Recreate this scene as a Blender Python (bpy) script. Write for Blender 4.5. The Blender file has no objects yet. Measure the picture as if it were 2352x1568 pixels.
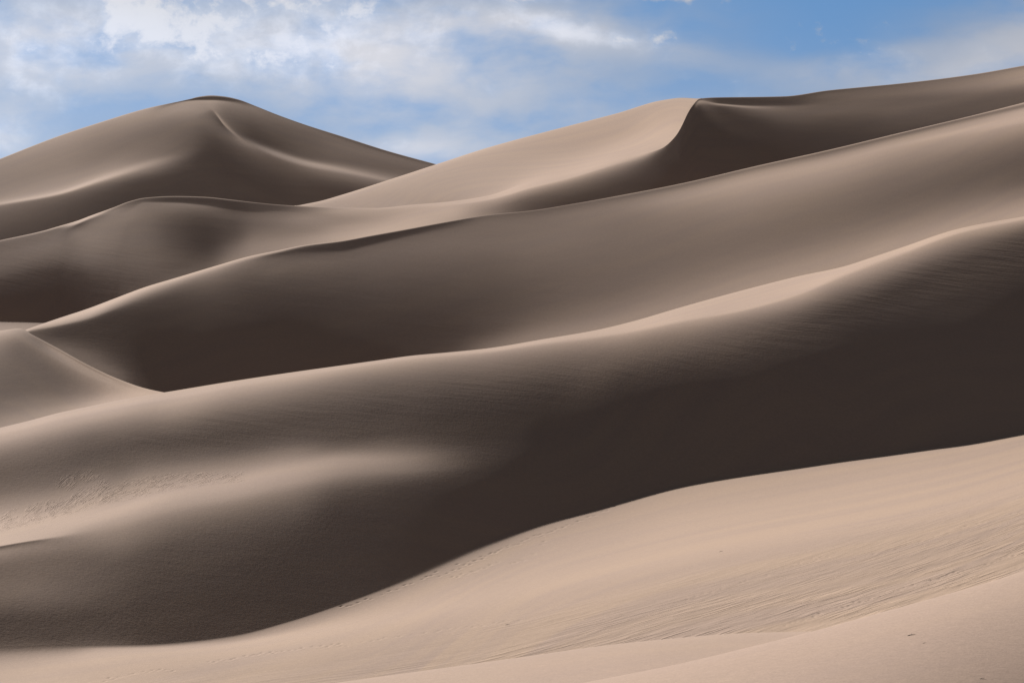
import bpy, math, random, time
import numpy as np
random.seed(7)
T0 = time.time()
R = math.radians
scene = bpy.context.scene
COL = scene.collection
# ------------------------------------------------------------------ camera
FLOOR = -36.0                     # the desert floor below the camera's height
UP = -FLOOR                       # so the floor is z = 0
F, CX, CY = 2352*100/36.0, 1176.0, 784.0      # 100 mm lens seen on a 2352 x 1568 survey grid
cam_data = bpy.data.cameras.new('camera')
cam_data.lens = 100.0; cam_data.sensor_width = 36.0; cam_data.sensor_fit = 'HORIZONTAL'
cam_data.clip_start = 0.5; cam_data.clip_end = 60000.0
cam = bpy.data.objects.new('camera', cam_data); COL.objects.link(cam)
cam.location = (0, 0, UP); cam.rotation_euler = (R(90), 0, 0)
scene.camera = cam
# ------------------------------------------------------------------ sun, sky, exposure
SUN_AZ, SUN_EL = 40.0, 27.0       # degrees left of the viewing direction, above the horizon
SX = -math.sin(R(SUN_AZ))*math.cos(R(SUN_EL)); SY = math.cos(R(SUN_AZ))*math.cos(R(SUN_EL)); SZ = math.sin(R(SUN_EL))
sun_data = bpy.data.lights.new('sun', 'SUN'); sun_data.energy = 5.0; sun_data.angle = R(0.53); sun_data.color = (1.0, .998, .99)
sun = bpy.data.objects.new('sun', sun_data); COL.objects.link(sun)
sun.location = (SX*400, SY*400, UP+SZ*400)
from mathutils import Vector
sun.rotation_euler = Vector((SX, SY, SZ)).to_track_quat('Z', 'Y').to_euler()
scene.view_settings.view_transform = 'Standard'; scene.view_settings.look = 'None'
scene.view_settings.exposure = EXPOSURE = 1.30; scene.view_settings.gamma = 1.0; scene.view_settings.use_curve_mapping = False
class G:
    """small helper to wire shader nodes"""
    def __init__(s, tree): s.t = tree; s.n = tree.nodes; s.l = tree.links; s.n.clear()
    def new(s, kind, **kw):
        o = s.n.new(kind)
        for k, v in kw.items(): setattr(o, k, v)
        return o
    def put(s, sock, v):
        if hasattr(v, 'is_output'): s.l.new(v, sock)
        elif v is not None: sock.default_value = v
    def math(s, op, a, b=None, c=None, clamp=False):
        o = s.new('ShaderNodeMath', operation=op, use_clamp=clamp)
        for i, v in enumerate((a, b, c)):
            if v is not None: s.put(o.inputs[i], v)
        return o.outputs[0]
    def vmul(s, v, k):
        o = s.new('ShaderNodeVectorMath', operation='MULTIPLY'); s.put(o.inputs[0], v); o.inputs[1].default_value = k; return o.outputs[0]
    def vadd(s, v, k):
        o = s.new('ShaderNodeVectorMath', operation='ADD'); s.put(o.inputs[0], v); s.put(o.inputs[1], k); return o.outputs[0]
    def xyz(s, x, y, z=0.0):
        o = s.new('ShaderNodeCombineXYZ')
        for i, v in enumerate((x, y, z)): s.put(o.inputs[i], v)
        return o.outputs[0]
    def noise(s, v, scale, detail=2.0, rough=.5, dist=0.0, color=False, lac=2.0):
        o = s.new('ShaderNodeTexNoise'); s.put(o.inputs['Vector'], v)
        o.inputs['Scale'].default_value = scale; o.inputs['Detail'].default_value = detail
        o.inputs['Roughness'].default_value = rough; o.inputs['Distortion'].default_value = dist; o.inputs['Lacunarity'].default_value = lac
        return o.outputs['Color' if color else 'Fac']
    def smooth(s, v, a, b, lo=0.0, hi=1.0):
        o = s.new('ShaderNodeMapRange', interpolation_type='SMOOTHSTEP'); s.put(o.inputs[0], v)
        for i, k in enumerate((a, b, lo, hi)): s.put(o.inputs[i+1], k)
        return o.outputs[0]
    def mix(s, f, a, b, mode='MIX'):
        o = s.new('ShaderNodeMix', data_type='RGBA', blend_type=mode); s.put(o.inputs['Factor'], f)
        s.put(o.inputs[6], a); s.put(o.inputs[7], b); return o.outputs[2]
world = bpy.data.worlds.new('World'); scene.world = world; world.use_nodes = True
g = G(world.node_tree)
tc = g.new('ShaderNodeTexCoord')
sep = g.new('ShaderNodeSeparateXYZ'); g.l.new(tc.outputs['Generated'], sep.inputs[0])
dx, dyy, dz = sep.outputs
# the air of a high desert: thin and clean, so the blue starts low above the horizon
lift = g.math('MULTIPLY_ADD', dz, .85, SKY_LIFT := .19)
skyv = g.xyz(dx, dyy, lift)
sky = g.new('ShaderNodeTexSky', sky_type='NISHITA', sun_disc=False, sun_elevation=R(SUN_EL), sun_rotation=R(-SUN_AZ),
            altitude=2500.0, air_density=0.8, dust_density=0.3, ozone_density=2.0)
g.l.new(skyv, sky.inputs[0])
az = g.math('ARCTAN2', dx, dyy); el = g.math('ARCSINE', dz)
def at_sky(px, py): return (px-CX)/F, (CY-py)/F
def blob(px, py, rx, ry, k, tilt=0.0):
    a0, e0 = at_sky(px, py); c, s_ = math.cos(R(tilt)), math.sin(R(tilt))
    da = g.math('SUBTRACT', az, a0); de = g.math('SUBTRACT', el, e0)
    u = g.math('ADD', g.math('MULTIPLY', da, c*F/rx), g.math('MULTIPLY', de, s_*F/rx))
    v = g.math('ADD', g.math('MULTIPLY', da, -s_*F/ry), g.math('MULTIPLY', de, c*F/ry))
    d2 = g.math('ADD', g.math('MULTIPLY', u, u), g.math('MULTIPLY', v, v))
    return g.math('MULTIPLY', g.math('EXPONENT', g.math('MULTIPLY', d2, -1.0)), k)
def total(items):
    t = items[0]
    for i in items[1:]: t = g.math('ADD', t, i)
    return t
puff = total([blob(330, 40, 430, 130, .50), blob(560, 110, 300, 80, .42, -8), blob(850, 30, 260, 110, .34), blob(1310, 74, 180, 30, .50, -8), blob(1190, 40, 90, 40, .30),
              blob(1530, 84, 66, 20, .46), blob(62, 205, 62, 30, .58, -25), blob(5, 312, 62, 55, .62), blob(215, 120, 70, 45, .40), blob(40, 120, 60, 60, .25),
              blob(1400, 4, 280, 10, .46), blob(1420, 98, 45, 16, .35), blob(2290, 60, 120, 60, .16), blob(1930, 140, 90, 14, .30, 8)])
veil = total([blob(90, 120, 220, 150, .5), blob(500, 110, 740, 150, .80), blob(970, 352, 170, 40, .62), blob(900, 170, 330, 170, .55), blob(1250, 50, 340, 60, .55), blob(2360, 110, 290, 120, 1.0, 14),
              blob(1960, 150, 170, 34, .55, 8), blob(1560, 125, 330, 40, .35, -10), blob(10, 330, 110, 80, .8), blob(1350, 300, 480, 90, .42), blob(1330, 170, 330, 90, .30), blob(2050, 195, 320, 34, .40, 6)])
cv = g.xyz(az, g.math('MULTIPLY', el, 1.25), 0.0)
warp = g.vmul(g.vadd(g.noise(cv, 30.0, 3, .5, color=True), (-.5, -.5, -.5)), (.014, .010, 0))
cv2 = g.vadd(cv, warp)
n_big = g.noise(cv2, 42.0, 9, .60)
n_fine = g.noise(cv2, 120.0, 8, .62)
n_soft = g.noise(g.vmul(cv2, (1, 1.7, 1)), 26.0, 6, .52)
# out of view: thicker cloud added to make the fill light less blue
far = g.smooth(g.math('ABSOLUTE', az), .22, .45)
high = g.smooth(el, .16, .30)
else_ = g.math('MAXIMUM', far, high)
broad = g.noise(g.xyz(az, g.math('MULTIPLY', el, 2.0), 3.0), 2.2, 4, .5)
rest = g.math('MULTIPLY', else_, g.smooth(broad, .35, .65, .72, .96))
cloud = g.math('ADD', g.math('MULTIPLY_ADD', rest, .12, puff), g.math('MULTIPLY', g.math('SUBTRACT', g.math('MULTIPLY_ADD', n_fine, .35, n_big), .70), 2.1))
dense = g.smooth(cloud, .10, .80)
low = g.smooth(el, .045, .125, .62, .0)                      # paler towards the horizon
thin = g.math('MAXIMUM', g.math('MULTIPLY', g.math('MULTIPLY_ADD', veil, .84, rest), g.smooth(n_soft, .20, .62, .25, 1.0), clamp=True), g.math('MULTIPLY', low, g.smooth(n_soft, .1, .8, .6, 1.0)))
cover = g.math('MAXIMUM', g.math('MULTIPLY', dense, .80), thin, clamp=True)
sund = g.new('ShaderNodeVectorMath', operation='DOT_PRODUCT'); g.l.new(tc.outputs['Generated'], sund.inputs[0]); sund.inputs[1].default_value = (SX, SY, SZ)
glow = g.math('MULTIPLY_ADD', g.math('POWER', g.math('MAXIMUM', sund.outputs['Value'], 0.0), 2.0), .62, 1.0)     # cloud near the sun shines brighter
lum = g.new('ShaderNodeRGBToBW'); g.l.new(sky.outputs[0], lum.inputs[0])
grey = g.new('ShaderNodeCombineColor')
for i_ in range(3): g.put(grey.inputs[i_], lum.outputs[0])
tint = g.mix(1.0, g.mix(SKY_PALE := .10, sky.outputs[0], grey.outputs[0]), SKY_TINT := (.72, .96, 1.02, 1), 'MULTIPLY')
gray = g.new('ShaderNodeCombineColor')
body = g.math('MULTIPLY', lum.outputs[0], g.math('MULTIPLY_ADD', g.math('SUBTRACT', n_big, .5), .4, g.math('MULTIPLY', glow, g.math('MULTIPLY_ADD', dense, .40, g.math('MULTIPLY_ADD', veil, .35, 1.06, clamp=False)))))
for i_, (k0, k1) in enumerate(((-.06, 1.06), (.02, .98), (.19, .87))): g.put(gray.inputs[i_], g.math('MULTIPLY', body, g.math('MULTIPLY_ADD', veil, k0, k1)))  # cloud outside the veil is tinted warm, to warm the shaded slopes
skycol = g.mix(cover, tint, gray.outputs[0])
bg = g.new('ShaderNodeBackground'); g.put(bg.inputs[0], skycol); bg.inputs[1].default_value = SKY_STRENGTH = 0.05
wo = g.new('ShaderNodeOutputWorld'); g.l.new(bg.outputs[0], wo.inputs[0])
# ------------------------------------------------------------------ dune shapes
# Every dune is surveyed as profiles from crest to foot (row, tone).  A dune's slope towards the low sun is what makes a
# tone, so the heights follow from the tones: a small least-squares search finds the smooth surface whose lit slopes agree.
AMB, GAIN = 0.0275, 0.84
WMIN, WMAX = .03, 1.15
def pchip(xk, yk, x):
    xk = np.asarray(xk, float); yk = np.asarray(yk, float); x = np.asarray(x, float)
    h = np.diff(xk); d = np.diff(yk, axis=-1)/h
    m = np.zeros_like(yk)
    if len(xk) > 2:
        a, b = d[..., :-1], d[..., 1:]
        w1, w2 = 2*h[1:]+h[:-1], h[1:]+2*h[:-1]
        ok = a*b > 0
        with np.errstate(all='ignore'):
            m[..., 1:-1] = np.where(ok, (w1+w2)/(w1/np.where(ok, a, 1)+w2/np.where(ok, b, 1)), 0)
    m[..., 0], m[..., -1] = d[..., 0], d[..., -1]
    i = np.clip(np.searchsorted(xk, x, side='right')-1, 0, len(h)-1)
    u = (x-xk[i])/h[i]; uc = np.clip(u, 0, 1)
    y0, y1, m0, m1, hi = yk[..., i], yk[..., i+1], m[..., i], m[..., i+1], h[i]
    r = (2*uc**3-3*uc**2+1)*y0+(uc**3-2*uc**2+uc)*hi*m0+(3*uc**2-2*uc**3)*y1+(uc**3-uc**2)*hi*m1
    return r+np.where(u < 0, u*hi*m0, 0)+np.where(u > 1, (u-1)*hi*m1, 0)
def lin(L):
    c = L/255.0
    return np.where(c < .04045, c/12.92, ((c+.055)/1.055)**2.4)
def shade_goal(L, soft=12):
    L = L-soft*np.sin(np.pi*np.clip((L-45)/130.0, 0, 1))
    B = (lin(L)-AMB)/GAIN; b0 = (lin(np.array(48.0))-AMB)/GAIN
    return np.clip(np.where(L < 48, b0+(L-48)*.0045, B), -.05, .98)      # past the terminator the slope keeps steepening
def layer_rows(P, xs, dy, top=None, s=None, bottom=None):
    x = np.array([p[0] for p in P], float); A = np.array([p[1] for p in P], float)
    Yk = pchip(x, A[:, 0::2].T, xs); Lk = pchip(x, A[:, 1::2].T, np.clip(xs, x[0], x[-1]))
    if top is not None: Yk[0] = top(xs)
    for k in range(1, len(Yk)): Yk[k] = np.maximum(Yk[k], Yk[k-1]+(.6 if bottom is None else .15))
    if bottom is not None:
        Yk[-1] = bottom(xs)
        for k in range(len(Yk)-2, -1, -1): Yk[k] = np.minimum(Yk[k], Yk[k+1]-.15)
    K = len(Yk); given = s; s = []
    for k in range(K-1):
        n = max(3, int(math.ceil(np.percentile(Yk[k+1]-Yk[k], 90)/dy)))
        s += list(k+np.arange(n)/n)
    s = np.array(s+[K-1.0]) if given is None else given; kk = np.arange(K, dtype=float)
    return pchip(kk, Yk.T, s), pchip(kk, Lk.T, s), s
def dec(th):
    s = 1/(1+np.exp(-th)); lr = math.log(WMAX/WMIN); w = WMIN*np.exp(s*lr)
    return w, w*s*(1-s)*lr
def enc(w):
    s = np.clip(np.log(w/WMIN)/math.log(WMAX/WMIN), .01, .99); return np.log(s/(1-s))
def mid(a): return (a[1:]+a[:-1])/2
def forward(xs, Y, th, u0, end):
    t = (CY-Y)/F; tx = (xs-CX)/F; dxi = tx[1]-tx[0]
    w, dw = dec(th); tj = t[:, 1:]-t[:, :-1]
    c = np.concatenate([np.zeros((len(xs), 1)), np.cumsum(tj/w, axis=1)], axis=1)
    u = u0[:, None]+(c-c[:, -1:] if end else c)
    um = (u[:, 1:]+u[:, :-1])/2; tm = (t[:, 1:]+t[:, :-1])/2
    wm = mid(w); ui = um[1:]-um[:-1]; p = (tm[1:]-tm[:-1]-ui*wm)/dxi; q = mid(tm)+wm-mid(tx)[:, None]*p
    N = np.sqrt(1+p*p+q*q); B = (-p*SX-q*SY+SZ)/N
    return u, w, dw, tj, ui, p, q, N, B, mid(tx), dxi, wm
def run(P, T, u_fix=None, end=False, top=None, bottom=None, step=12., dy=4., levels=((8, 400), (4, 400), (2, 400), (1, 500)), x0=-200, x1=2560, vis=None, lr=.05, ls=1e-4, lp=1e-4, lu=3., ltie=1e-2, soft=12):
    fine = np.arange(x0, x1+1, step)
    s = layer_rows(P, fine, dy, top, None, bottom)[2]
    sol = None
    for lev, iters in levels:
        xs = np.linspace(x0, fine[-1], int(math.ceil((len(fine)-1)/lev))+1) if lev > 1 else fine
        Y, L, _ = layer_rows(P, xs, dy, top, s, bottom)
        B0 = shade_goal((L[:, 1:]+L[:, :-1])/2, soft); Bg = shade_goal(mid((L[:, 1:]+L[:, :-1])/2), soft)
        uref = np.log(pchip([a for a, b in T], [b for a, b in T], xs)) if u_fix is None else u_fix(xs)
        t = (CY-Y)/F; tm = (t[:, 1:]+t[:, :-1])/2; ym = (Y[:, 1:]+Y[:, :-1])/2
        if sol is None: th = enc(np.clip(np.clip((SZ-B0)/SY, .02, .9)-tm, .05, .9)); u0 = uref.copy()
        else:
            ev = sol[1].copy()
            for _ in range(2): ev[1:-1] = (ev[:-2]+2*ev[1:-1]+ev[2:])/4
            th = pchip(sol[0], ev.T, xs).T; u0 = pchip(sol[0], sol[2], xs) if u_fix is None else uref
        W = np.clip((Y[:, 1:]-Y[:, :-1])/dy, .3, 1)
        W[(xs <= -30) | (xs >= 2382)] *= .15
        if vis is not None: W = W*np.where(vis(xs)[:, None] >= ym-12, 1, .05)
        W = np.minimum(W[1:], W[:-1])
        mt, vt, mu, vu = np.zeros_like(th), np.zeros_like(th), np.zeros_like(u0), np.zeros_like(u0)
        for it in range(iters):
            u, w, dw, tj, ui, p, q, N, B, tx, dxi, wm = forward(xs, Y, th, u0, end)
            E = B-Bg
            gB = 2*E*W
            gp = gB*(-SX/N-B*p/N**2); gq = gB*(-SY/N-B*q/N**2)
            d = 2*lp*(p[1:]-p[:-1]); gp[1:] += d; gp[:-1] -= d
            gp = gp-tx[:, None]*gq
            gm_ = (gq-gp*ui/dxi)/2; gw = np.zeros_like(w); gw[1:] += gm_; gw[:-1] += gm_
            gv = -gp*wm/dxi; gm = np.zeros_like(w); gm[1:] += gv; gm[:-1] -= gv
            gu = np.zeros_like(u); gu[:, 1:] += gm/2; gu[:, :-1] += gm/2
            if end: gw = gw+np.cumsum(gu, axis=1)[:, :-1]*tj/w**2
            else: gw = gw-np.cumsum(gu[:, ::-1], axis=1)[:, ::-1][:, 1:]*tj/w**2
            gt = gw*dw
            d = 2*ls*(th[1:]-th[:-1]); gt[1:] += d; gt[:-1] -= d
            d = .2*ls*(th[:, 1:]-th[:, :-1]); gt[:, 1:] += d; gt[:, :-1] -= d
            a = lr*(.5+.5*math.cos(math.pi*it/iters))*(1 if sol is None else .5)+1e-4; k = it+1
            mt = .9*mt+.1*gt; vt = .99*vt+.01*gt*gt
            th = np.clip(th-a*(mt/(1-.9**k))/(np.sqrt(vt/(1-.99**k))+1e-6), -4, 4)
            if u_fix is None:
                du = u0-uref; dd = du[2:]-2*du[1:-1]+du[:-2]; g0 = gu.sum(1)+2*ltie*du
                g0[2:] += 2*lu*dd; g0[1:-1] -= 4*lu*dd; g0[:-2] += 2*lu*dd
                mu = .9*mu+.1*g0; vu = .99*vu+.01*g0*g0
                u0 = u0-a*.03*(mu/(1-.9**k))/(np.sqrt(vu/(1-.99**k))+1e-9)
        sol = (xs, th, u0)
        u = forward(xs, Y, th, u0, end)
        e = np.abs(np.maximum(u[8], 0)-np.maximum(Bg, 0))[W > .2]
        print('dune', Y.shape, 'err %.4f' % e.mean(), 'p95 %.4f' % np.percentile(e, 95), 'jump %.2f' % np.abs(u[5][1:]-u[5][:-1]).max())
    return dict(xs=xs, Y=Y, s=s, th=th, u0=u[0][:, 0], D=np.exp(u[0]), P=P, top=top, end=end, bottom=bottom)
# Measured dune profiles.  Each dune: list of (column, [row, tone, row, tone, ...]) from crest to foot,
# in units of a 2352 x 1568 survey grid of the view; every profile of one dune has the same number of knots.
PEAK = [
 (0,   [365,140,372,140,382,136,392,134,400,132,408,131,425,130,455,140,468,158,475,120,515,92,556,75]),
 (134, [313,150,320,148,330,143,342,137,352,134,362,132,385,130,430,148,444,168,452,112,485,84,535,68]),
 (234, [280,152,287,146,298,138,310,132,320,128,330,125,355,122,396,145,411,168,423,115,450,76,500,62]),
 (334, [250,155,257,148,268,138,280,132,290,126,300,120,322,114,362,122,379,148,395,115,418,70,462,57]),
 (435, [228,66,230.5,84,233.5,146,246,145,258,132,272,118,300,104,335,95,352,94,372,74,405,60,458,58]),
 (458, [222.2,60,228.5,70,232,148,246,142,256,135,266,116,290,100,325,86,342,80,362,66,398,59,460,58]),
 (485, [219.5,60,228.5,68,232,148,246,138,253,138,258,112,280,96,315,78,330,72,350,64,390,59,462,58]),
 (515, [221.8,60,230,74,234,128,272,102,286,150,291,98,305,82,330,72,345,68,365,62,400,58,466,58]),
 (548, [229,62,235,95,241,118,300,76,314,152,321,98,333,80,352,70,365,66,385,61,410,58,470,58]),
 (585, [243,90,247,128,256,108,318,66,335,158,342,100,354,80,372,70,385,64,400,60,420,57,472,57]),
 (635, [263,95,267,112,280,100,336,70,355,158,363,108,374,86,390,73,402,66,412,62,430,58,476,57]),
 (702, [287,92,291,108,305,98,358,88,375,158,384,116,395,98,408,82,418,72,428,66,442,62,478,62]),
 (784, [313,76,320,102,335,106,370,98,391,150,399,122,408,106,417,90,425,80,433,72,445,64,480,66]),
 (894, [348,65,354,100,362,108,388,98,413,135,418,125,424,110,430,100,436,90,442,82,452,75,485,70]),
 (1000,[377,85,382,100,390,105,405,100,430,125,435,118,440,110,446,100,452,90,458,85,466,80,495,75]),
 (1120,[410,90,415,100,423,105,435,100,455,115,460,110,465,105,470,100,475,95,480,90,488,85,510,80]),
]
PEAK_D = [(0,930),(485,1000),(1000,1040)]
LIT = [
 (600, [494,170,498,165,504,160,510,155,560,150]),
 (667, [476,175,478,165,480,155,482,150,540,150]),
 (700, [469,176,470,168,472,160,473,155,535,150]),
 (735, [462,177,464,168,468,158,472,152,535,150]),
 (784, [448,178,453,165,462,155,472,152,530,150]),
 (894, [413,178,420,165,438,157,460,152,520,150]),
 (1001,[378,180,388,166,412,158,455,153,515,150]),
 (1118,[340,178,352,166,385,160,435,162,500,165]),
 (1219,[312,173,325,164,355,160,405,172,470,180]),
 (1319,[286,171,300,163,330,160,382,178,445,185]),
 (1419,[260,170,275,164,305,162,350,184,415,190]),
 (1519,[231,172,245,168,270,170,318,180,390,182]),
 (1568,[225,172,235,168,250,170,285,172,360,175]),
 (1588,[226,172,234,168,247,168,275,170,350,172]),
 (1604,[227,172,233,168,245,168,270,170,345,172]),
 (1612,[227.4,172,233,168,245,168,270,170,345,172]),
 (1620,[231,172,238,168,250,168,275,170,345,172]),
 (1700,[262,170,268,168,280,168,300,168,360,168]),
]
LIT_D = [(600,760),(784,775),(1588,850),(1700,860)]
MID = [
 (0,   [552,150,556,110,566,104,585,106,605,104,628,90,648,66,668,52,700,46,733,44,740,132,770,155]),
 (100, [530,165,535,108,545,108,565,112,585,105,608,86,628,62,655,50,695,46,735,44,742,132,772,150]),
 (134, [520,178,525,105,536,112,555,112,575,106,600,88,625,58,655,49,695,46,736,46,744,130,775,140]),
 (178, [507,190,512,185,517,78,527,105,540,116,575,110,600,95,630,62,670,50,710,48,735,60,775,100]),
 (207, [496,195,500,188,505,100,520,116,540,119,575,113,605,98,630,72,655,56,690,50,720,52,770,90]),
 (260, [477,150,481,118,488,126,505,123,530,117,565,109,595,99,625,86,650,70,680,58,700,58,760,80]),
 (300, [462,142,465.5,96,472,103,485,122,495,121,517,112,527,111,560,106,592,99,622,89,655,78,740,80]),
 (334, [454.5,135,457.5,82,462,86,467,118,485,115,505,108,525,105,555,103,590,98,620,92,655,82,720,80]),
 (401, [450.8,140,454.3,66,463,66,468,120,483,106,505,86,530,78,560,80,590,86,615,86,640,94,690,95]),
 (468, [452.5,145,456,62,468,65,474,112,488,92,505,74,530,61,555,60,577,68,598,82,620,96,670,110]),
 (535, [459.3,135,463,60,479,58,485,84,498,90,515,80,535,80,550,88,570,108,590,122,602,128,650,132]),
 (584, [465,120,468,70,484,70,490,95,503,104,518,102,532,108,545,118,560,128,575,134,592,136,640,140]),
 (635, [470,112,473,78,482,82,488,104,505,115,518,114,530,117,540,122,550,130,562,136,577,140,630,145]),
 (702, [474,125,478,112,485,118,492,126,503,132,515,128,527,126,537,132,546,140,555,145,568,148,620,150]),
 (784, [477,152,481,150,487,148,495,140,502,136,511,137,520,144,530,150,538,155,546,158,556,158,610,160]),
 (860, [478,165,481,158,486,152,491,150,498,148,505,149,511,152,517,156,524,160,532,164,542,166,600,165]),
 (951, [470,168,473,164,477,161,481,160,486,160,491,161,496,162,502,163,508,164,515,165,524,165,580,160]),
 (1028,[463.5,178,467,170,471,166,475,165,479,165,483,164,488,163,493,162,498,160,504,158,512,156,570,150]),
 (1118,[450,190,454,178,459,166,464,155,469,146,474,140,478,136,482,133,486,131,491,130,497,129,550,120]),
 (1219,[418,200,422,190,428,178,434,160,440,142,447,125,453,110,459,99,466,91,474,86,484,83,540,75]),
 (1319,[396,198,400,185,406,166,412,147,419,128,427,112,435,98,443,86,450,76,458,68,468,62,530,58]),
 (1419,[367.5,192,371,180,377,158,383,138,390,120,398,104,406,90,415,78,424,69,435,62,450,57,510,52]),
 (1480,[352.5,182,356,165,361,140,366,118,372,98,379,84,387,74,396,66,407,60,420,55,438,51,500,49]),
 (1519,[341,135,343,112,347,88,351,75,357,67,364,61,372,57,382,54,395,51,410,49,431,47,490,46]),
 (1553, [311,95,313,66,316,57,320,54,326,52,336,51,348,50,360,49,375,48,394,47,424,46,480,46]),
 (1568, [285,90,286.5,66,289,55,292,52,297,51,308,51,322,50,338,49,352,48,375,48,421,46,478,46]),
 (1580, [259,85,260.5,66,263,56,266,53,270,52,282,51,300,50,318,49,338,48,362,48,418,46,475,46]),
 (1596, [236,100,237.5,80,239,66,241,58,244,54,255,51,275,50,296,49,320,48,352,47,415,46,470,46]),
 (1606, [227,120,228.5,85,230,110,231.5,150,233,150,245,60,265,50,290,49,318,48,350,47,412,46,468,46]),
 (1652,[224,72,227,62,233,61,237,66,240,160,244,98,254,66,275,52,305,48,345,47,402,46,460,46]),
 (1735,[223,78,227,66,234,62,241,68,246,132,253,105,265,82,283,60,308,51,340,47,382,46,440,46]),
 (1802,[221.5,75,226,76,233,68,240,72,247,108,258,100,273,88,292,68,315,54,340,49,365,48,425,47]),
 (1902,[208,78,212,88,220,100,230,97,242,101,256,102,270,88,287,74,303,63,322,57,345,53,405,50]),
 (1985,[200,85,204,98,211,106,220,108,230,104,243,104,257,98,270,88,284,78,301,70,325,62,385,58]),
 (2069,[192,95,196,106,203,112,213,113,222,108,234,102,248,103,260,98,272,90,288,82,306,72,370,66]),
 (2237,[171,112,176,124,184,130,195,132,205,126,215,114,225,104,234,98,243,95,254,93,266,90,330,85]),
 (2352,[151,120,157,138,165,146,178,148,188,142,198,126,207,112,215,104,222,100,230,98,238,97,300,92]),
]
MID_D = [(0,590),(390,680),(860,700),(1219,720),(1480,745),(1603,815),(2352,960)]
LONG = [
 (0,   [784,175,787,165,789,130,792,100,796,95,802,100,810,105,820,108,830,110,850,110,900,110]),
 (60,  [757,176,760,168,763,130,766,104,770,98,776,100,784,104,794,106,806,108,830,108,880,105]),
 (134, [731,182,738,172,746,150,751,95,757,78,767,74,779,86,792,102,805,110,830,100,880,80]),
 (201, [709,187,719,176,730,145,737,85,745,68,758,62,775,66,795,86,817,106,838,112,880,90]),
 (267, [684,187,694,170,706,130,714,82,724,64,742,57,768,56,800,62,832,82,862,106,900,80]),
 (334, [659,184,669,162,682,120,694,84,708,66,730,54,765,49,805,47,845,48,885,52,930,50]),
 (401, [639,180,648,155,660,118,674,90,690,74,714,60,755,49,800,46,850,45,897,45,940,45]),
 (501, [609,178,614,165,622,138,638,112,658,94,688,75,722,60,765,48,820,45,884,45,930,45]),
 (575, [588,178,592,162,598,128,612,112,634,95,665,78,702,62,755,48,810,45,870,45,920,45]),
 (635, [576,178,580,140,584,84,596,106,618,106,648,86,690,66,742,49,800,45,862,45,910,45]),
 (700, [563,186,567,100,574,62,584,90,600,106,635,92,680,70,735,50,790,46,851,45,900,45]),
 (784, [553,190,557,56,572,54,581,98,600,104,635,90,685,70,740,53,790,47,839,45,890,46]),
 (850, [541,188,545,52,558,54,567,104,588,108,630,95,680,76,735,58,785,49,831,46,880,48]),
 (918, [529,186,532.5,55,543,64,551,104,575,111,622,98,672,80,728,62,778,52,822,50,870,52]),
 (1028, [509,168,512,66,519,84,530,110,560,115,610,102,660,86,715,72,765,62,811,74,860,80]),
 (1118,[494,145,497,106,505,112,520,116,555,116,605,104,655,92,705,82,755,84,801,120,850,130]),
 (1219,[484,135,487,104,495,112,512,119,550,120,602,111,650,100,692,96,735,106,785,136,835,140]),
 (1319,[468,135,471,108,479,117,495,125,535,123,590,115,640,108,680,108,722,120,769,142,820,145]),
 (1419,[450,145,454,112,463,124,478,131,515,124,570,118,620,113,660,114,700,126,747,144,800,148]),
 (1568,[421,152,425,116,436,140,452,150,488,134,540,122,590,118,625,122,660,132,703,146,760,150]),
 (1735,[382,165,386,122,397,148,412,159,445,148,498,129,545,121,580,125,615,137,658,150,710,150]),
 (1902,[345,170,349,115,360,146,376,161,405,150,455,127,500,119,535,125,570,138,613,152,665,152]),
 (2069,[305,172,309,114,319,150,332,161,358,148,410,123,455,114,490,123,525,140,565,157,620,158]),
 (2237,[265,175,269,118,279,156,294,165,318,152,360,123,405,109,435,115,470,135,515,157,570,160]),
 (2352,[236,175,243,126,253,168,268,170,290,155,330,124,375,106,408,110,445,134,493,162,550,165]),
]
LONG_D = [(0,430),(2352,700)]
SMALL = [
 (0,   [759.6,168,764,162,774,146,792,124,815,110,850,99,895,94,940,110,985,140,1020,145]),
 (47,  [754,160,758,152,767,132,782,112,805,101,840,96,885,93,930,112,972,140,1010,145]),
 (77,  [770,168,773,120,780,112,793,104,815,100,845,96,885,95,925,115,964,142,1000,145]),
 (134, [800,170,804,112,812,146,823,122,838,106,865,98,895,102,925,125,948,145,990,145]),
 (201, [837,170,841,112,849,142,858,140,868,122,882,116,900,122,918,142,934,158,975,150]),
 (267, [868,170,872,138,878,142,884,148,890,148,897,150,904,156,911,162,920,168,960,150]),
 (334, [891.6,172,893.5,165,896,164,898,165,900,166,902,168,904,170,907,170,911,170,950,150]),
 (378, [901,172,903,170,905,170,907,170,909,168,911,168,913,165,916,165,920,165,960,150]),
 (480, [918,172,920,170,922,170,924,170,926,168,928,168,930,165,933,165,937,165,970,150]),
]
SMALL_D = [(0,385),(60,392),(378,350),(480,345)]
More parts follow.
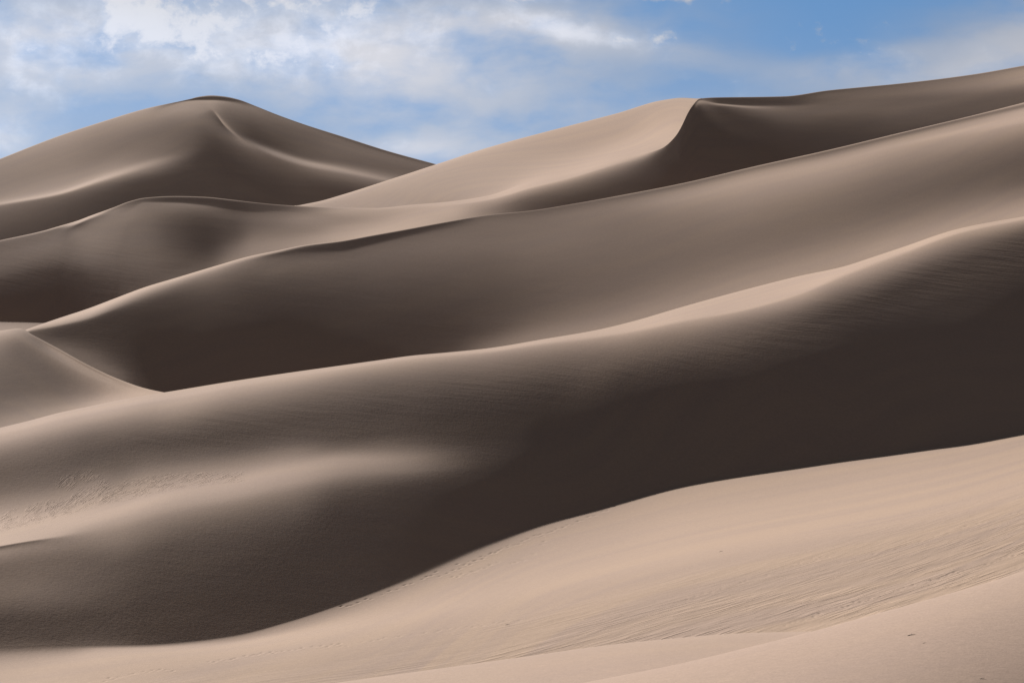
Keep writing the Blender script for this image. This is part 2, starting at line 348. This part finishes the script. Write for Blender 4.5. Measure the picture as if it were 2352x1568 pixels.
GREAT = [
 (0, [982,172,990,170,1008,158,1030,128,1055,102,1090,90,1125,102,1160,132,1215,178,1251,184,1256,84,1268,124,1310,94,1360,98,1428,66,1465,70,1484,84]),
 (70, [965,174,973,172,990,160,1013,128,1038,102,1075,88,1110,98,1148,130,1208,178,1239,178,1244,94,1258,118,1298,94,1355,98,1428,66,1462,70,1482,84]),
 (134, [948,176,956,172,974,158,997,127,1022,100,1062,86,1100,95,1140,130,1200,177,1228,166,1237,120,1254,112,1292,92,1355,92,1425,66,1460,68,1480,82]),
 (200, [934,178,942,174,960,158,984,122,1010,93,1046,80,1082,93,1122,130,1190,172,1214,152,1230,128,1254,108,1288,88,1355,84,1420,64,1455,68,1480,84]),
 (267, [920,180,928,175,946,158,968,126,994,98,1030,80,1065,88,1098,112,1170,168,1198,150,1220,126,1250,106,1288,84,1350,74,1415,64,1455,66,1479,80]),
 (334, [908,180,916,174,932,158,956,126,985,94,1020,76,1055,92,1092,126,1148,168,1175,153,1200,122,1235,98,1275,76,1340,66,1410,60,1455,60,1478,66]),
 (401, [897,180,904,175,924,160,948,132,977,96,1014,73,1046,88,1080,122,1130,167,1157,153,1185,118,1218,92,1258,73,1330,63,1405,58,1450,57,1474,57]),
 (535, [875,182,881,176,898,152,926,118,960,86,998,71,1028,82,1062,118,1108,166,1135,152,1162,114,1195,87,1235,70,1300,58,1380,53,1430,54,1458,56]),
 (669, [855,184,860,176,878,148,904,112,938,84,975,70,1007,78,1038,114,1078,156,1104,147,1132,112,1162,87,1200,70,1255,55,1330,51,1390,51,1424,53]),
 (784, [839,184,844,172,858,142,882,110,915,85,962,70,1000,71,1025,90,1058,146,1084,130,1108,95,1132,70,1165,56,1215,51,1290,50,1350,50,1386,51]),
 (870, [827,184,832,170,846,138,870,106,903,82,952,66,992,68,1020,88,1056,132,1078,120,1100,88,1122,65,1152,53,1195,49,1258.8,48,1317.9,48,1354,49]),
 (951, [816,184,821,168,836,136,860,106,892,84,938,68,980,62,1012,74,1052,112,1075,104,1094,80,1115,58,1142,50,1180,48,1231.8,47,1284.4,47,1319,48]),
 (1030, [809,184,814,166,829,132,852,104,882,82,925,65,970,57,1008,62,1048,82,1070,80,1090,62,1110,51,1135,47,1165,46,1204.4,46,1250.2,46,1280,47]),
 (1118, [800,184,805,166,820,132,843,105,872,84,908,66,948,55,990,52,1035,59,1058,57,1078,50,1098,47,1120,45,1148,45,1177,45,1211,45,1238,47]),
 (1252, [778,186,783,170,797,138,820,108,848,86,880,68,915,54,950,48,985,46,1010,46,1035,45,1058,44,1082,44,1110,44,1138.6,44,1166.8,44,1191,45]),
 (1369, [758,192,764,180,778,146,800,116,826,94,856,80,885,65,915,52,950,46,978,44,1005,44,1030,43,1055,43,1082,43,1106.8,43,1135.9,43,1160,44]),
 (1453, [738,198,748,190,764,156,784,122,808,98,838,77,866,60,896,50,930,44,960,43,985,43,1010,42,1035,42,1062,42,1085.2,42,1111.6,42,1134,44]),
 (1568, [704.5,200,723,192,740,156,762,122,788,97,820,74,848,58,876,48,910,43,938,41,965,40,990,40,1014,40,1040,40,1061.6,41,1084.3,41,1105,43]),
 (1702, [667.7,199,701,192,716,156,736,120,760,93,788,76,818,61,848,51,885,44,912,41,940,40,965,39,990,39,1014,39,1036.8,40,1059.4,40,1081,42]),
 (1835, [634,196,663,192,678,166,698,128,720,92,746,71,776,60,808,50,845,44,876,41,905,39,932,39,960,39,988,39,1013.6,39,1039.8,39,1064,42]),
 (1936, [612.5,192,619,184,637,156,660,120,684,88,710,66,742,59,778,50,815,44,848,41,880,39,910,39,940,39,968,38,996.4,38,1024.2,39,1049,42]),
 (2000, [592,186,596,178,613,154,638,116,664,82,690,62,724,57,760,50,798,45,832,42,866,39,898,38,928,38,957,38,985.8,38,1014.9,38,1042,42]),
 (2069, [569,184,573,176,590,150,616,110,642,74,672,56,706,56,744,50,785,45,820,42,855,39,888,38,919,38,948,38,977.2,38,1006.6,38,1034,42]),
 (2203, [525,182,529,170,542,146,564,110,588,80,614,62,650,58,690,51,735,48,775,44,815,41,850,38,884,38,917,38,950,38,984,38,1019,42]),
 (2352, [497,182,500,168,508,146,523,106,543,76,568,62,605,56,648,49,695,44,740,42,785,39,822,37,858,37,892,37,925,37,957,37,989,41]),
]
GREAT_D = [(0,300),(2352,520)]
FLAT = [
 (0,   [1484,84,1493,112,1506,145,1525,162,1545,168,1565,170,1600,172,1700,172]),
 (134, [1480,82,1487,115,1496,145,1510,165,1530,172,1555,172,1600,172,1700,172]),
 (234, [1479,84,1484,125,1490,165,1505,178,1525,172,1550,170,1600,170,1700,170]),
 (334, [1478,66,1482,125,1489,175,1500,182,1522,173,1550,169,1600,170,1700,170]),
 (401, [1474,57,1478,125,1487,178,1497,181,1520,173,1550,168,1600,168,1700,168]),
 (535, [1458,56,1462,130,1470,160,1480,180,1505,174,1545,168,1600,168,1700,168]),
 (669, [1424,53,1427,130,1440,158,1458,178,1490,174,1540,166,1600,166,1700,166]),
 (784, [1386,51,1389,125,1405,155,1437,178,1470,172,1530,165,1600,165,1700,165]),
 (951, [1327,48,1330,140,1345,158,1405,180,1445,172,1510,165,1580,165,1690,165]),
 (1118,[1258,47,1261,145,1280,160,1365,180,1410,174,1490,166,1570,165,1690,165]),
 (1252,[1207,45,1210,150,1232,162,1335,182,1380,175,1470,166,1550,165,1680,165]),
 (1369,[1173,44,1176,155,1200,164,1310,183,1350,176,1450,166,1535,165,1670,165]),
 (1568,[1116,43,1119,160,1150,168,1265,184,1310,175,1420,166,1500,166,1640,165]),
 (1835,[1070,42,1073,162,1110,170,1215,183,1260,174,1370,167,1465,170,1620,165]),
 (2069,[1036,42,1039,165,1070,172,1170,182,1215,174,1310,167,1420,172,1600,165]),
 (2352,[989,41,992,168,1030,172,1120,182,1165,173,1250,167,1330,172,1580,165]),
]
LOW = [
 (600, [1590,188,1598,184,1620,181,1700,178]),
 (784, [1565,188,1573,184,1600,181,1690,178]),
 (1018,[1533,188,1541,184,1570,181,1670,178]),
 (1219,[1505,188,1513,184,1545,181,1640,178]),
 (1386,[1481.6,188,1490,184,1525,181,1620,178]),
 (1568,[1463,188,1471,183,1500,178,1590,178]),
 (1702,[1453,188,1459,183,1475,178,1560,178]),
 (1852,[1449,188,1452,185,1460,182,1540,178]),
 (2000,[1446,188,1450,185,1458,182,1530,178]),
]
LOW_D = [(600,150),(2000,170)]
NEAR = [
 (1100,[1617,194,1625,190,1650,186,1700,184]),
 (1336,[1568,194,1576,190,1605,186,1690,184]),
 (1568,[1521.7,194,1531,190,1562,184,1680,176]),
 (1735,[1481.6,194,1491,190,1525,183,1660,172]),
 (1869,[1448,194,1458,190,1500,182,1640,165]),
 (2003,[1411,194,1421,189,1470,180,1620,160]),
 (2136,[1374.6,194,1385,188,1440,177,1610,152]),
 (2237,[1346,193,1356,187,1415,174,1600,147]),
 (2352,[1311,192,1321,186,1385,172,1590,142]),
]
NEAR_D = [(1100,118),(2352,140)]
# ------------------------------------------------------------------ materials
def sand_material():
    m = bpy.data.materials.new('sand'); m.use_nodes = True
    g = G(m.node_tree)
    def attr(n):
        a = g.new('ShaderNodeAttribute', attribute_name=n); return a
    uv = attr('sand_uv').outputs['Vector']; rip = attr('ripple').outputs['Fac']; stk = attr('streak').outputs['Fac']; crs = attr('coarse').outputs['Fac']; fine = attr('combed').outputs['Fac']
    geo = g.new('ShaderNodeNewGeometry').outputs['Position']
    def rot(v, deg, sx, sy):
        o = g.new('ShaderNodeVectorRotate', rotation_type='Z_AXIS'); g.put(o.inputs['Vector'], v); o.inputs['Angle'].default_value = R(deg)
        return g.vmul(o.outputs[0], (sx, sy, 1))
    # colour: tan sand, pinker where fine and yellower where coarse, faint drifts of both
    uv2 = g.vmul(uv, (1, 1, 0))
    drift = g.noise(rot(uv2, 0, .02, .11), 1.0, 4, .55)
    patch = g.noise(geo, .012, 3, .5)
    grain = g.noise(geo, 9.0, 2, .7)
    c = g.mix(g.smooth(drift, .3, .7), SAND_A, SAND_B)
    c = g.mix(g.math('MULTIPLY', g.smooth(patch, .35, .7), .35), c, SAND_C)
    bands = g.smooth(g.noise(rot(uv2, 0, .0045, .085), 1.0, 4, .5), .42, .60)
    c = g.mix(g.math('MULTIPLY', crs, g.math('MULTIPLY_ADD', bands, 1.15, .05), clamp=True), c, SAND_COARSE)
    v = g.math('MULTIPLY_ADD', g.math('MULTIPLY_ADD', g.noise(geo, 2.2, 3, .75), .6, grain), .42, .664)
    c = g.mix(1.0, c, g.xyz(v, v, v), 'MULTIPLY')
    # relief, in metres
    uvz = g.new('ShaderNodeSeparateXYZ'); g.put(uvz.inputs[0], uv)
    contour = g.xyz(uvz.outputs[0], uvz.outputs[2])
    swell = g.math('MULTIPLY', g.noise(rot(contour, -4, .045, .22), 1.0, 3, .5), .020)
    comb = g.math('MULTIPLY', g.math('MULTIPLY', g.noise(rot(contour, -7, .06, 1.0), .9, 4, .6), .022), stk)
    wob = g.vmul(g.vadd(g.noise(geo, .11, 2, .5, color=True), (-.5, -.5, -.5)), (.8, .8, 0))
    gw = g.vadd(geo, wob)
    f1 = g.noise(rot(gw, 35, 2.3, .08), 1.0, 3, .55)
    edge = g.smooth(f1, .46, .62)                                    # ripples: gentle windward side, abrupt lee
    f2 = g.noise(rot(gw, 34, .36, .035), 1.0, 3, .5)
    gap = g.smooth(g.noise(rot(geo, 34, .12, .03), 1.0, 3, .5), .35, .62)
    rp = g.math('MULTIPLY', g.math('ADD', g.math('MULTIPLY', g.math('MULTIPLY', edge, gap), .042), g.math('MULTIPLY', f2, .24)), rip)
    w1 = g.noise(rot(uv2, 30, .45, 2.6), 1.0, 3, .55, .8)
    broken = g.smooth(g.noise(uv2, .35, 3, .6), .38, .60)
    small = g.math('MULTIPLY', g.math('MULTIPLY', g.smooth(w1, .40, .66), .045), g.math('MULTIPLY', fine, broken))
    tiny = g.math('ADD', g.math('MULTIPLY', g.noise(geo, 3.0, 3, .7), .012), g.math('MULTIPLY', g.noise(geo, 1.1, 4, .8), .008))
    h = g.math('ADD', g.math('ADD', swell, comb), g.math('ADD', g.math('ADD', rp, small), tiny))
    b = g.new('ShaderNodeBump'); b.inputs['Strength'].default_value = 1.0; b.inputs['Distance'].default_value = 1.0
    g.put(b.inputs['Height'], h)
    d = g.new('ShaderNodeBsdfPrincipled'); g.put(d.inputs['Base Color'], c); d.inputs['Roughness'].default_value = .95
    d.inputs['Specular IOR Level'].default_value = .05; g.put(d.inputs['Normal'], b.outputs[0])
    o = g.new('ShaderNodeOutputMaterial'); g.l.new(d.outputs[0], o.inputs[0])
    return m
SAND_A, SAND_B, SAND_C, SAND_COARSE = (.246, .173, .131, 1), (.266, .186, .135, 1), (.243, .169, .132, 1), (.275, .191, .136, 1)
SAND = sand_material()
def twig_material():
    m = bpy.data.materials.new('dry_wood'); m.use_nodes = True
    g = G(m.node_tree)
    geo = g.new('ShaderNodeNewGeometry').outputs['Position']
    c = g.mix(g.noise(geo, 40.0, 3, .6), (.03, .022, .016, 1), (.10, .075, .055, 1))
    d = g.new('ShaderNodeBsdfPrincipled'); g.put(d.inputs['Base Color'], c); d.inputs['Roughness'].default_value = .9
    o = g.new('ShaderNodeOutputMaterial'); g.l.new(d.outputs[0], o.inputs[0])
    return m
WOOD = twig_material()
# ------------------------------------------------------------------ terrain
def grid_mesh(name, P):
    """P: (n, r, 3) points -> one smooth sheet with its origin at its foot"""
    n, r, _ = P.shape
    org = np.array([P[..., 0].mean(), P[..., 1].mean(), max(0.0, P[..., 2].min())])
    me = bpy.data.meshes.new(name)
    me.vertices.add(n*r); me.vertices.foreach_set('co', (P-org).astype(np.float32).ravel())
    i = np.arange(n*r).reshape(n, r)
    q = np.stack([i[:-1, :-1], i[:-1, 1:], i[1:, 1:], i[1:, :-1]], -1).reshape(-1, 4)
    me.loops.add(q.size); me.loops.foreach_set('vertex_index', q.astype(np.int32).ravel())
    me.polygons.add(len(q)); me.polygons.foreach_set('loop_start', np.arange(0, q.size, 4, dtype=np.int32))
    me.update(calc_edges=True)
    me.polygons.foreach_set('use_smooth', np.ones(len(q), bool))
    me.materials.append(SAND)
    o = bpy.data.objects.new(name, me); o.location = org; COL.objects.link(o)
    return o
def add_attr(o, name, a, vec=False):
    at = o.data.attributes.new(name, 'FLOAT_VECTOR' if vec else 'FLOAT', 'POINT')
    at.data.foreach_set('vector' if vec else 'value', a.astype(np.float32).ravel())
def spline(xk, a, x):
    """uniform cubic B-spline along the columns"""
    a = np.concatenate([2*a[:1]-a[1:2], a, 2*a[-1:]-a[-2:-1], 3*a[-1:]-2*a[-2:-1]])
    f = np.clip((x-xk[0])/(xk[1]-xk[0]), 0, len(xk)-1); i = np.minimum(f.astype(int), len(xk)-2); v = (f-i)[:, None]
    return ((1-v)**3*a[i]+(3*v**3-6*v**2+4)*a[i+1]+(-3*v**3+3*v**2+3*v+1)*a[i+2]+v**3*a[i+3])/6
def refine(r, P, step, dy, xa, xb):
    """resample a solved dune on a finer grid"""
    xs = np.arange(xa, xb+.5, step)
    Yc, L, s = layer_rows(P, r['xs'], dy, r['top'], None, r['bottom'])
    sm = (s[1:]+s[:-1])/2; cm = (r['s'][1:]+r['s'][:-1])/2
    th = pchip(cm, r['th'], np.clip(sm, cm[0], cm[-1]))
    w, _ = dec(th)
    t = (CY-Yc)/F
    u = np.concatenate([0*t[:, :1], np.cumsum((t[:, 1:]-t[:, :-1])/w, axis=1)], axis=1)
    u = u+(r['u0'][:, None] if not r['end'] else np.log(r['D'][:, -1:])-u[:, -1:])
    u = spline(r['xs'], u, xs); Y = spline(r['xs'], Yc, xs)
    return xs, Y, np.exp(u), s
def world_pts(xs, Y, D): 
    t = (CY-Y)/F
    return np.stack([D*((xs-CX)/F)[:, None], D, D*t+UP], -1)
SURF = {}
def dune(name, r, P, step, dy, xa, xb, back=.30, reach=.5, relief=None, masks=None, foot=True, behind=True, apron=False, sides=True):
    xs, Y, D, s = refine(r, P, step, dy, xa, xb)
    W = world_pts(xs, Y, D)
    if relief is not None: W[..., 2] += relief(xs[:, None]+0*Y, Y, W)
    SURF[name] = (xs, Y, W)
    n = len(xs)
    rows = []; dist0 = 0
    dirs = np.stack([(xs-CX)/F, np.ones(n)], -1)
    if behind:                                     # the far side: over the rounded crest and down to the floor
        t0 = (CY-Y[:, 0])/F; D0 = D[:, 0]; z0 = W[:, 0, 2]
        rr = np.array([.004, .009, .016, .026, .04, .06, .09, .14, .22, .34, .5, .75])*reach*2
        sl = np.minimum(t0-.02, 0.0)
        zprev, dprev = z0, D0; run = []
        for k, a in enumerate(rr):
            dn = D0*(1+a)
            slope = sl*(1-min(1, k/4))+(-back)*min(1, k/4)
            zn = np.maximum(zprev+slope*(dn-dprev), -2.0)
            run.append(np.stack([dirs[:, 0]*dn, dn, zn], -1)); zprev, dprev = zn, dn
        rows = run[::-1]
    front = []
    if apron:                                      # the near sand runs on below the camera
        e = W[:, -1]
        for k in range(1, 9):
            front.append(np.stack([e[:, 0]*(1+.12*k), e[:, 1]-18.0*k, e[:, 2]-.35*k], -1))
    elif foot:                                     # carry the foot on under the next dune
        d, z = D[:, -1], W[:, -1, 2]
        for k in range(3):
            d = d*.985; z = np.maximum(z-(.5, 1.5, 6)[k], -2.0)
            front.append(np.stack([dirs[:, 0]*d, d, z], -1))
    A = np.stack(rows, 1) if rows else None
    parts = ([A] if A is not None else [])+[W]+([np.stack(front, 1)] if front else [])
    Pn = np.concatenate(parts, axis=1)
    nb = 0 if A is None else A.shape[1]
    # sides: let the ends sink to the floor
    def side(col, sgn):
        out = []
        for k in (1, 2, 3):
            c = col.copy(); f = 1.0 if sides else .02
            c[:, 0] += sgn*14*k*f; c[:, 2] = np.maximum(c[:, 2]*(1-k*f/3.0)-.7*k, -2.1); out.append(c)
        return np.stack(out, 0)
    Pn = np.concatenate([side(Pn[0], -1)[::-1], Pn, side(Pn[-1], 1)], axis=0)
    o = grid_mesh(name, Pn)
    # metres along the crest and down the slope
    cr = W[:, 0, :]; al = np.concatenate([[0], np.cumsum(np.linalg.norm(np.diff(cr, axis=0), axis=1))])
    dn = np.concatenate([np.zeros((n, 1)), np.cumsum(np.linalg.norm(np.diff(W, axis=1), axis=2), axis=1)], axis=1)
    full = np.zeros(Pn.shape[:2]+(3,)); R_ = W.shape[1]
    full[3:3+n, nb:nb+R_, 0] = al[:, None]; full[3:3+n, nb:nb+R_, 1] = dn
    full[3:3+n, :nb, 0] = al[:, None]; full[3:3+n, :nb, 1] = -np.linspace(60, .5, nb)[None] if nb else 0
    full[3:3+n, nb+R_:, 0] = al[:, None]; full[3:3+n, nb+R_:, 1] = dn[:, -1:]
    full[..., 2] = -1.7*Pn[..., 2]
    full[:3, :, :2] = full[3, :, :2]; full[-3:, :, :2] = full[-4, :, :2]
    add_attr(o, 'sand_uv', full, True)
    for k in ('ripple', 'streak', 'coarse', 'combed'):
        a = np.zeros(Pn.shape[:2])
        if masks and k in masks: a[3:3+n, nb:nb+R_] = masks[k](xs[:, None]+0*Y, Y)
        add_attr(o, k, a)
    return o
def tag(o, label, cat, group=None, kind=None):
    o['label'] = label
    if cat: o['category'] = cat
    if group: o['group'] = group
    if kind: o['kind'] = kind
    return o
def crest(P):
    x = [a for a, b in P]; y = [b[0] for a, b in P]
    return lambda xs: pchip(x, y, xs)
def lowest(*Ps):
    fs = [crest(P) for P in Ps]
    return lambda xs: np.min([f(xs) for f in fs], axis=0)
S = {}
S['mid'] = run(MID, MID_D, vis=lowest(LONG), step=5., ls=3e-4, lp=3e-4, soft=15)
mid_u = lambda xs: np.interp(xs, S['mid']['xs'], S['mid']['u0'])
mid_c = crest(MID)
LIT = [(x, a[:-2]+[max(a[-4]+4, float(mid_c(x))), a[-1]]) for x, a in LIT]   # the lit face runs down to the shared ridge
for x, a in LIT: a[-4] = min(a[-4], a[-2]-4)
S['lit'] = run(LIT, None, u_fix=mid_u, end=True, bottom=mid_c, ls=2e-3, lp=4e-3, x0=675, x1=1615, step=5.)
S['peak'] = run(PEAK, PEAK_D, x1=1150, step=6., ls=1e-3, lp=1e-3, soft=16, vis=lowest(MID, LIT))
S['long'] = run(LONG, LONG_D, vis=lowest(GREAT), soft=19)
S['small'] = run(SMALL, SMALL_D, x0=-400, x1=504, vis=lowest(GREAT), step=8., soft=8)
S['great'] = run(GREAT, GREAT_D, x0=-404, x1=2836, ls=1e-3, lp=1e-3, soft=1)
gu = np.log(S['great']['D'][:, -1])
toe = lambda xs: pchip([a for a, b in GREAT], [b[-2] for a, b in GREAT], xs)
S['flat'] = run(FLAT, None, u_fix=lambda xs: np.interp(xs, S['great']['xs'], gu), top=toe, x0=-404, x1=2836, vis=lowest(LOW, NEAR), ls=3e-3, lp=2e-2)
S['low'] = run(LOW, LOW_D, x0=560, x1=2000, vis=lowest(NEAR))
S['near'] = run(NEAR, NEAR_D, x0=1050, x1=3102)
print('solved', time.time()-T0)
def band(pts, soft):
    """1 inside a band along a line on the sand: pts = (column, row, half width)"""
    px = [p[0] for p in pts]
    def f(x, y):
        yc = np.interp(x, px, [p[1] for p in pts]); hw = np.interp(x, px, [p[2] for p in pts], left=0, right=0)
        return np.clip((hw+soft-np.abs(y-yc))/soft, 0, 1)*(hw > .5)
    return f
def step_in(a, lo, hi):
    u = np.clip((a-lo)/(hi-lo), 0, 1); return u*u*(3-2*u)
def ground_ripple(x, y):
    up = np.interp(x, [300, 784, 1118, 1568, 1835, 2103, 2352], [1545, 1480, 1425, 1315, 1245, 1180, 1108])
    dn = np.interp(x, [600, 784, 1018, 1219, 1386, 1568, 1702, 1869, 2003, 2136, 2352], [1590, 1565, 1533, 1505, 1482, 1463, 1453, 1448, 1411, 1375, 1311])
    k = (y-up)/np.maximum(dn-up, 1)
    s = step_in(y-up, -8, 25)*(.40+.60*step_in(k, .25, .95))*(.40+.60*step_in(x, 700, 1700))+.10*step_in(x, 1500, 2300)*(y < up)
    return s
def ground_coarse(x, y):
    up = np.interp(x, [300, 784, 1118, 1568, 1835, 2103, 2352], [1545, 1480, 1425, 1315, 1245, 1180, 1108])
    return np.maximum(step_in(y-up, -25, 40)*.95, .6)+0*band([(700, 1420, 4), (1118, 1362, 12), (1568, 1262, 14), (2352, 1105, 16)], 14)(x, y)*.7*(y < up)
def streak_great(x, y):
    c = np.interp(x, [0, 535, 951, 1369, 1702, 2069, 2352], [1040, 960, 900, 850, 790, 660, 600])
    return .25+np.clip(1-np.abs(y-c)/(90+70*step_in(x, 1600, 2200)), 0, 1)*step_in(x, 100, 700)*(1+1.3*step_in(x, 1500, 2100))
S_RIP = band([(0, 1200, 14), (122, 1169, 14), (195, 1148, 15), (232, 1134, 15), (286, 1127, 14), (341, 1116, 13), (396, 1105, 11), (470, 1098, 7), (560, 1094, 2)], 12)
S_RIP2 = band([(130, 1112, 1), (175, 1104, 12), (215, 1100, 12), (250, 1112, 1)], 14)
def combed_great(x, y): return np.maximum(S_RIP(x, y), .6*S_RIP2(x, y))
def prints(lines):
    """footprints: shallow pits pressed into the sand along a walked line"""
    rnd = np.random.default_rng(3)
    spots = []
    for pts, gap, depth, keep in lines:
        px, py = [np.array(v, float) for v in zip(*pts)]
        x = px[0]; k = 0
        while x < px[-1]:
            if rnd.random() < keep: spots.append((x, np.interp(x, px, py)+(1.2 if k % 2 else -1.2)+rnd.normal(0, .9), depth*rnd.uniform(.4, 1.15)))
            x += gap*rnd.uniform(.6, 1.5); k += 1
    def f(x, y, W):
        z = np.zeros_like(y)
        for sx, sy, d in spots:
            i0, i1 = np.searchsorted(x[:, 0], (sx-14, sx+14))
            xx, yy = x[i0:i1], y[i0:i1]
            r = ((xx-sx)/4.2)**2+((yy-sy+.2*(xx-sx))/1.6)**2
            z[i0:i1] += -.65*d*np.exp(-r)
            r2 = ((xx-sx)/5.0)**2+((yy-sy-2.6+.2*(xx-sx))/1.6)**2
            z[i0:i1] += .2*d*np.exp(-r2)
        return z
    return f
TRAILS = [
 ([(784, 1395), (900, 1357), (1000, 1316), (1085, 1286), (1150, 1262), (1219, 1237), (1319, 1201), (1420, 1160)], 13, .07, .85),
 ([(1010, 1322), (1085, 1292), (1160, 1258), (1250, 1222)], 12, .07, .8),
 ([(1175, 1292), (1215, 1283), (1238, 1262), (1250, 1240)], 7, .07, .8),
 ([(1040, 1325), (1110, 1305), (1150, 1290)], 9, .08, .7),
 ([(784, 1485), (900, 1462), (1050, 1442), (1200, 1421)], 11, .045, .6),
 ([(480, 1520), (600, 1500), (700, 1487), (784, 1478)], 10, .07, .8),
 ([(230, 1565), (330, 1541), (400, 1536)], 9, .07, .7),
 ([(1569, 1380), (1650, 1352), (1750, 1322), (1850, 1290), (1950, 1265)], 13, .06, .6),
 ([(1790, 1440), (1880, 1410), (2000, 1374), (2120, 1338), (2230, 1305), (2352, 1268)], 10, .09, .7),
 ([(1900, 1300), (2050, 1262), (2200, 1215), (2352, 1170)], 13, .05, .5),
]
hill = dict(kind='structure')
tag(dune('sand_dune', S['peak'], PEAK, 4.0, 2.6, -190, 1140, back=.5, masks=dict(streak=lambda x, y: .4+0*x)), 'tall peaked dune farthest away, at the upper left against the sky', 'dune', 'sand dunes', **hill)
tag(dune('sand_dune', S['lit'], LIT, 3.5, 2.6, 677, 1613, back=.4, foot=False, sides=False), 'pale fully sunlit windward face rising to a rounded skyline in the middle', 'dune', 'sand dunes', **hill)
tag(dune('sand_dune', S['mid'], MID, 3.0, 2.0, -190, 2540, back=.45, masks=dict(streak=lambda x, y: .35+.9*step_in(x, 480, 250)*step_in(y, 530, 570))), 'dune forming the right skyline, with a dark knife edge ridge and a hump at left', 'dune', 'sand dunes', **hill)
tag(dune('sand_dune', S['long'], LONG, 3.5, 2.2, -190, 2540, masks=dict(streak=lambda x, y: .4+0*x)), 'long grey brown dune slope rising from lower left to right, behind the great dark dune', 'dune', 'sand dunes', **hill)
tag(dune('sand_dune', S['small'], SMALL, 3.0, 2.2, -390, 480), 'small rounded dune spur at the left edge, tucked behind the great dark dune', 'dune', 'sand dunes', **hill)
tag(dune('sand_dune', S['great'], GREAT, 3.4, 2.3, -390, 2820, foot=False, masks=dict(streak=streak_great, combed=combed_great)), 'great long dune with a bright crest and a dark shaded face across the middle', 'dune', 'sand dunes', **hill)
tag(dune('ground', S['flat'], FLAT, 2.6, 1.6, -390, 2820, behind=False, relief=prints(TRAILS), masks=dict(ripple=ground_ripple, coarse=ground_coarse)), 'bright rippled sand floor with footprints at the foot of the great dark dune', None, None, **hill)
tag(dune('sand_dune', S['low'], LOW, 4.0, 2.5, 570, 1990), 'low smooth pale dune swell along the bottom edge', 'dune', 'sand dunes', **hill)
tag(dune('sand_dune', S['near'], NEAR, 4.0, 2.5, 1060, 3090, apron=True), 'smooth pale dune nearest the camera in the lower right corner', 'dune', 'sand dunes', **hill)
# the desert floor all round, out to the horizon
k = 30000.0
me = bpy.data.meshes.new('terrain')
me.from_pydata([(-k, -k, -.5), (k, -k, -.5), (k, k, -.5), (-k, k, -.5)], [], [(0, 1, 2, 3)]); me.materials.append(SAND)
floor_ = bpy.data.objects.new('terrain', me); COL.objects.link(floor_)
tag(floor_, 'flat desert floor spreading to the horizon behind the dunes', None, None, 'structure')
# ------------------------------------------------------------------ dry twigs lying on the sand
def on_sand(name, x, y):
    xs, Y, W = SURF[{'sand_dune_near': 'sand_dune'}.get(name, name)]     # the last dune built is the near one
    i = int(np.clip(np.searchsorted(xs, x)-1, 0, len(xs)-2)); f = (x-xs[i])/(xs[i+1]-xs[i])
    a = np.array([np.interp(y, Y[i], W[i, :, c]) for c in range(3)]); b = np.array([np.interp(y, Y[i+1], W[i+1, :, c]) for c in range(3)])
    return a*(1-f)+b*f
def twig(x, y, length, turn, label, name='near', fork=True):
    """a thin bent stick with a short side shoot, half sunk in the sand"""
    p0 = on_sand(name, x, y); rnd = random.Random(int(x*7+y))
    vs, fs = [], []
    def stick(pts, r0, r1):
        base = len(vs); n = len(pts)
        for k, (px, py, pz) in enumerate(pts):
            r = r0+(r1-r0)*k/(n-1)
            for a in range(6): vs.append((px, py+r*math.cos(a*math.pi/3), pz+r*math.sin(a*math.pi/3)))
        for k in range(n-1):
            for a in range(6):
                b0, b1 = base+k*6+a, base+k*6+(a+1) % 6
                fs.append((b0, b1, b1+6, b0+6))
        fs.append(tuple(base+a for a in range(5, -1, -1))); fs.append(tuple(base+(n-1)*6+a for a in range(6)))
    L = length
    main = [(-L*.5, 0, .0), (-L*.25, .01*L, .05*L), (0, -.02*L, .08*L), (L*.28, .02*L, .07*L), (L*.55, .0, .015)]
    stick(main, .06*L, .02*L)
    if fork: stick([(-.05*L, -.01*L, .07*L), (.06*L, .08*L, .14*L), (.16*L, .16*L, .20*L)], .03*L, .012*L)
    me = bpy.data.meshes.new('dry_twig'); me.from_pydata(vs, [], fs); me.materials.append(WOOD)
    o = bpy.data.objects.new('dry_twig', me); COL.objects.link(o); o.location = p0; o.rotation_euler = (0, -.12, R(turn))
    return tag(o, label, 'twig', 'dry twigs on the sand')
TW = [(2093, 1458, .34, 14, 'longest dark dry twig on the smooth near dune, lower right', 'near'),
      (2123, 1476, .16, 12, 'short thin dry twig just below and right of the longest twig', 'near'),
      (2255, 1558, .24, 20, 'dry twig at the bottom edge of the near dune, nearest the right corner', 'near'),
      (1656, 1266, .34, 8, 'dry twig on the bright sand floor, in the pale smooth strip above the ripples', 'flat'),
      (1165, 1434, .36, 10, 'dry twig lying alone on the bright sand floor, below the footprint trails', 'flat')]

for a in TW: twig(a[0], a[1], a[2], a[3], a[4], {'near': 'sand_dune_near', 'flat': 'ground'}[a[5]])
print('built', time.time()-T0)
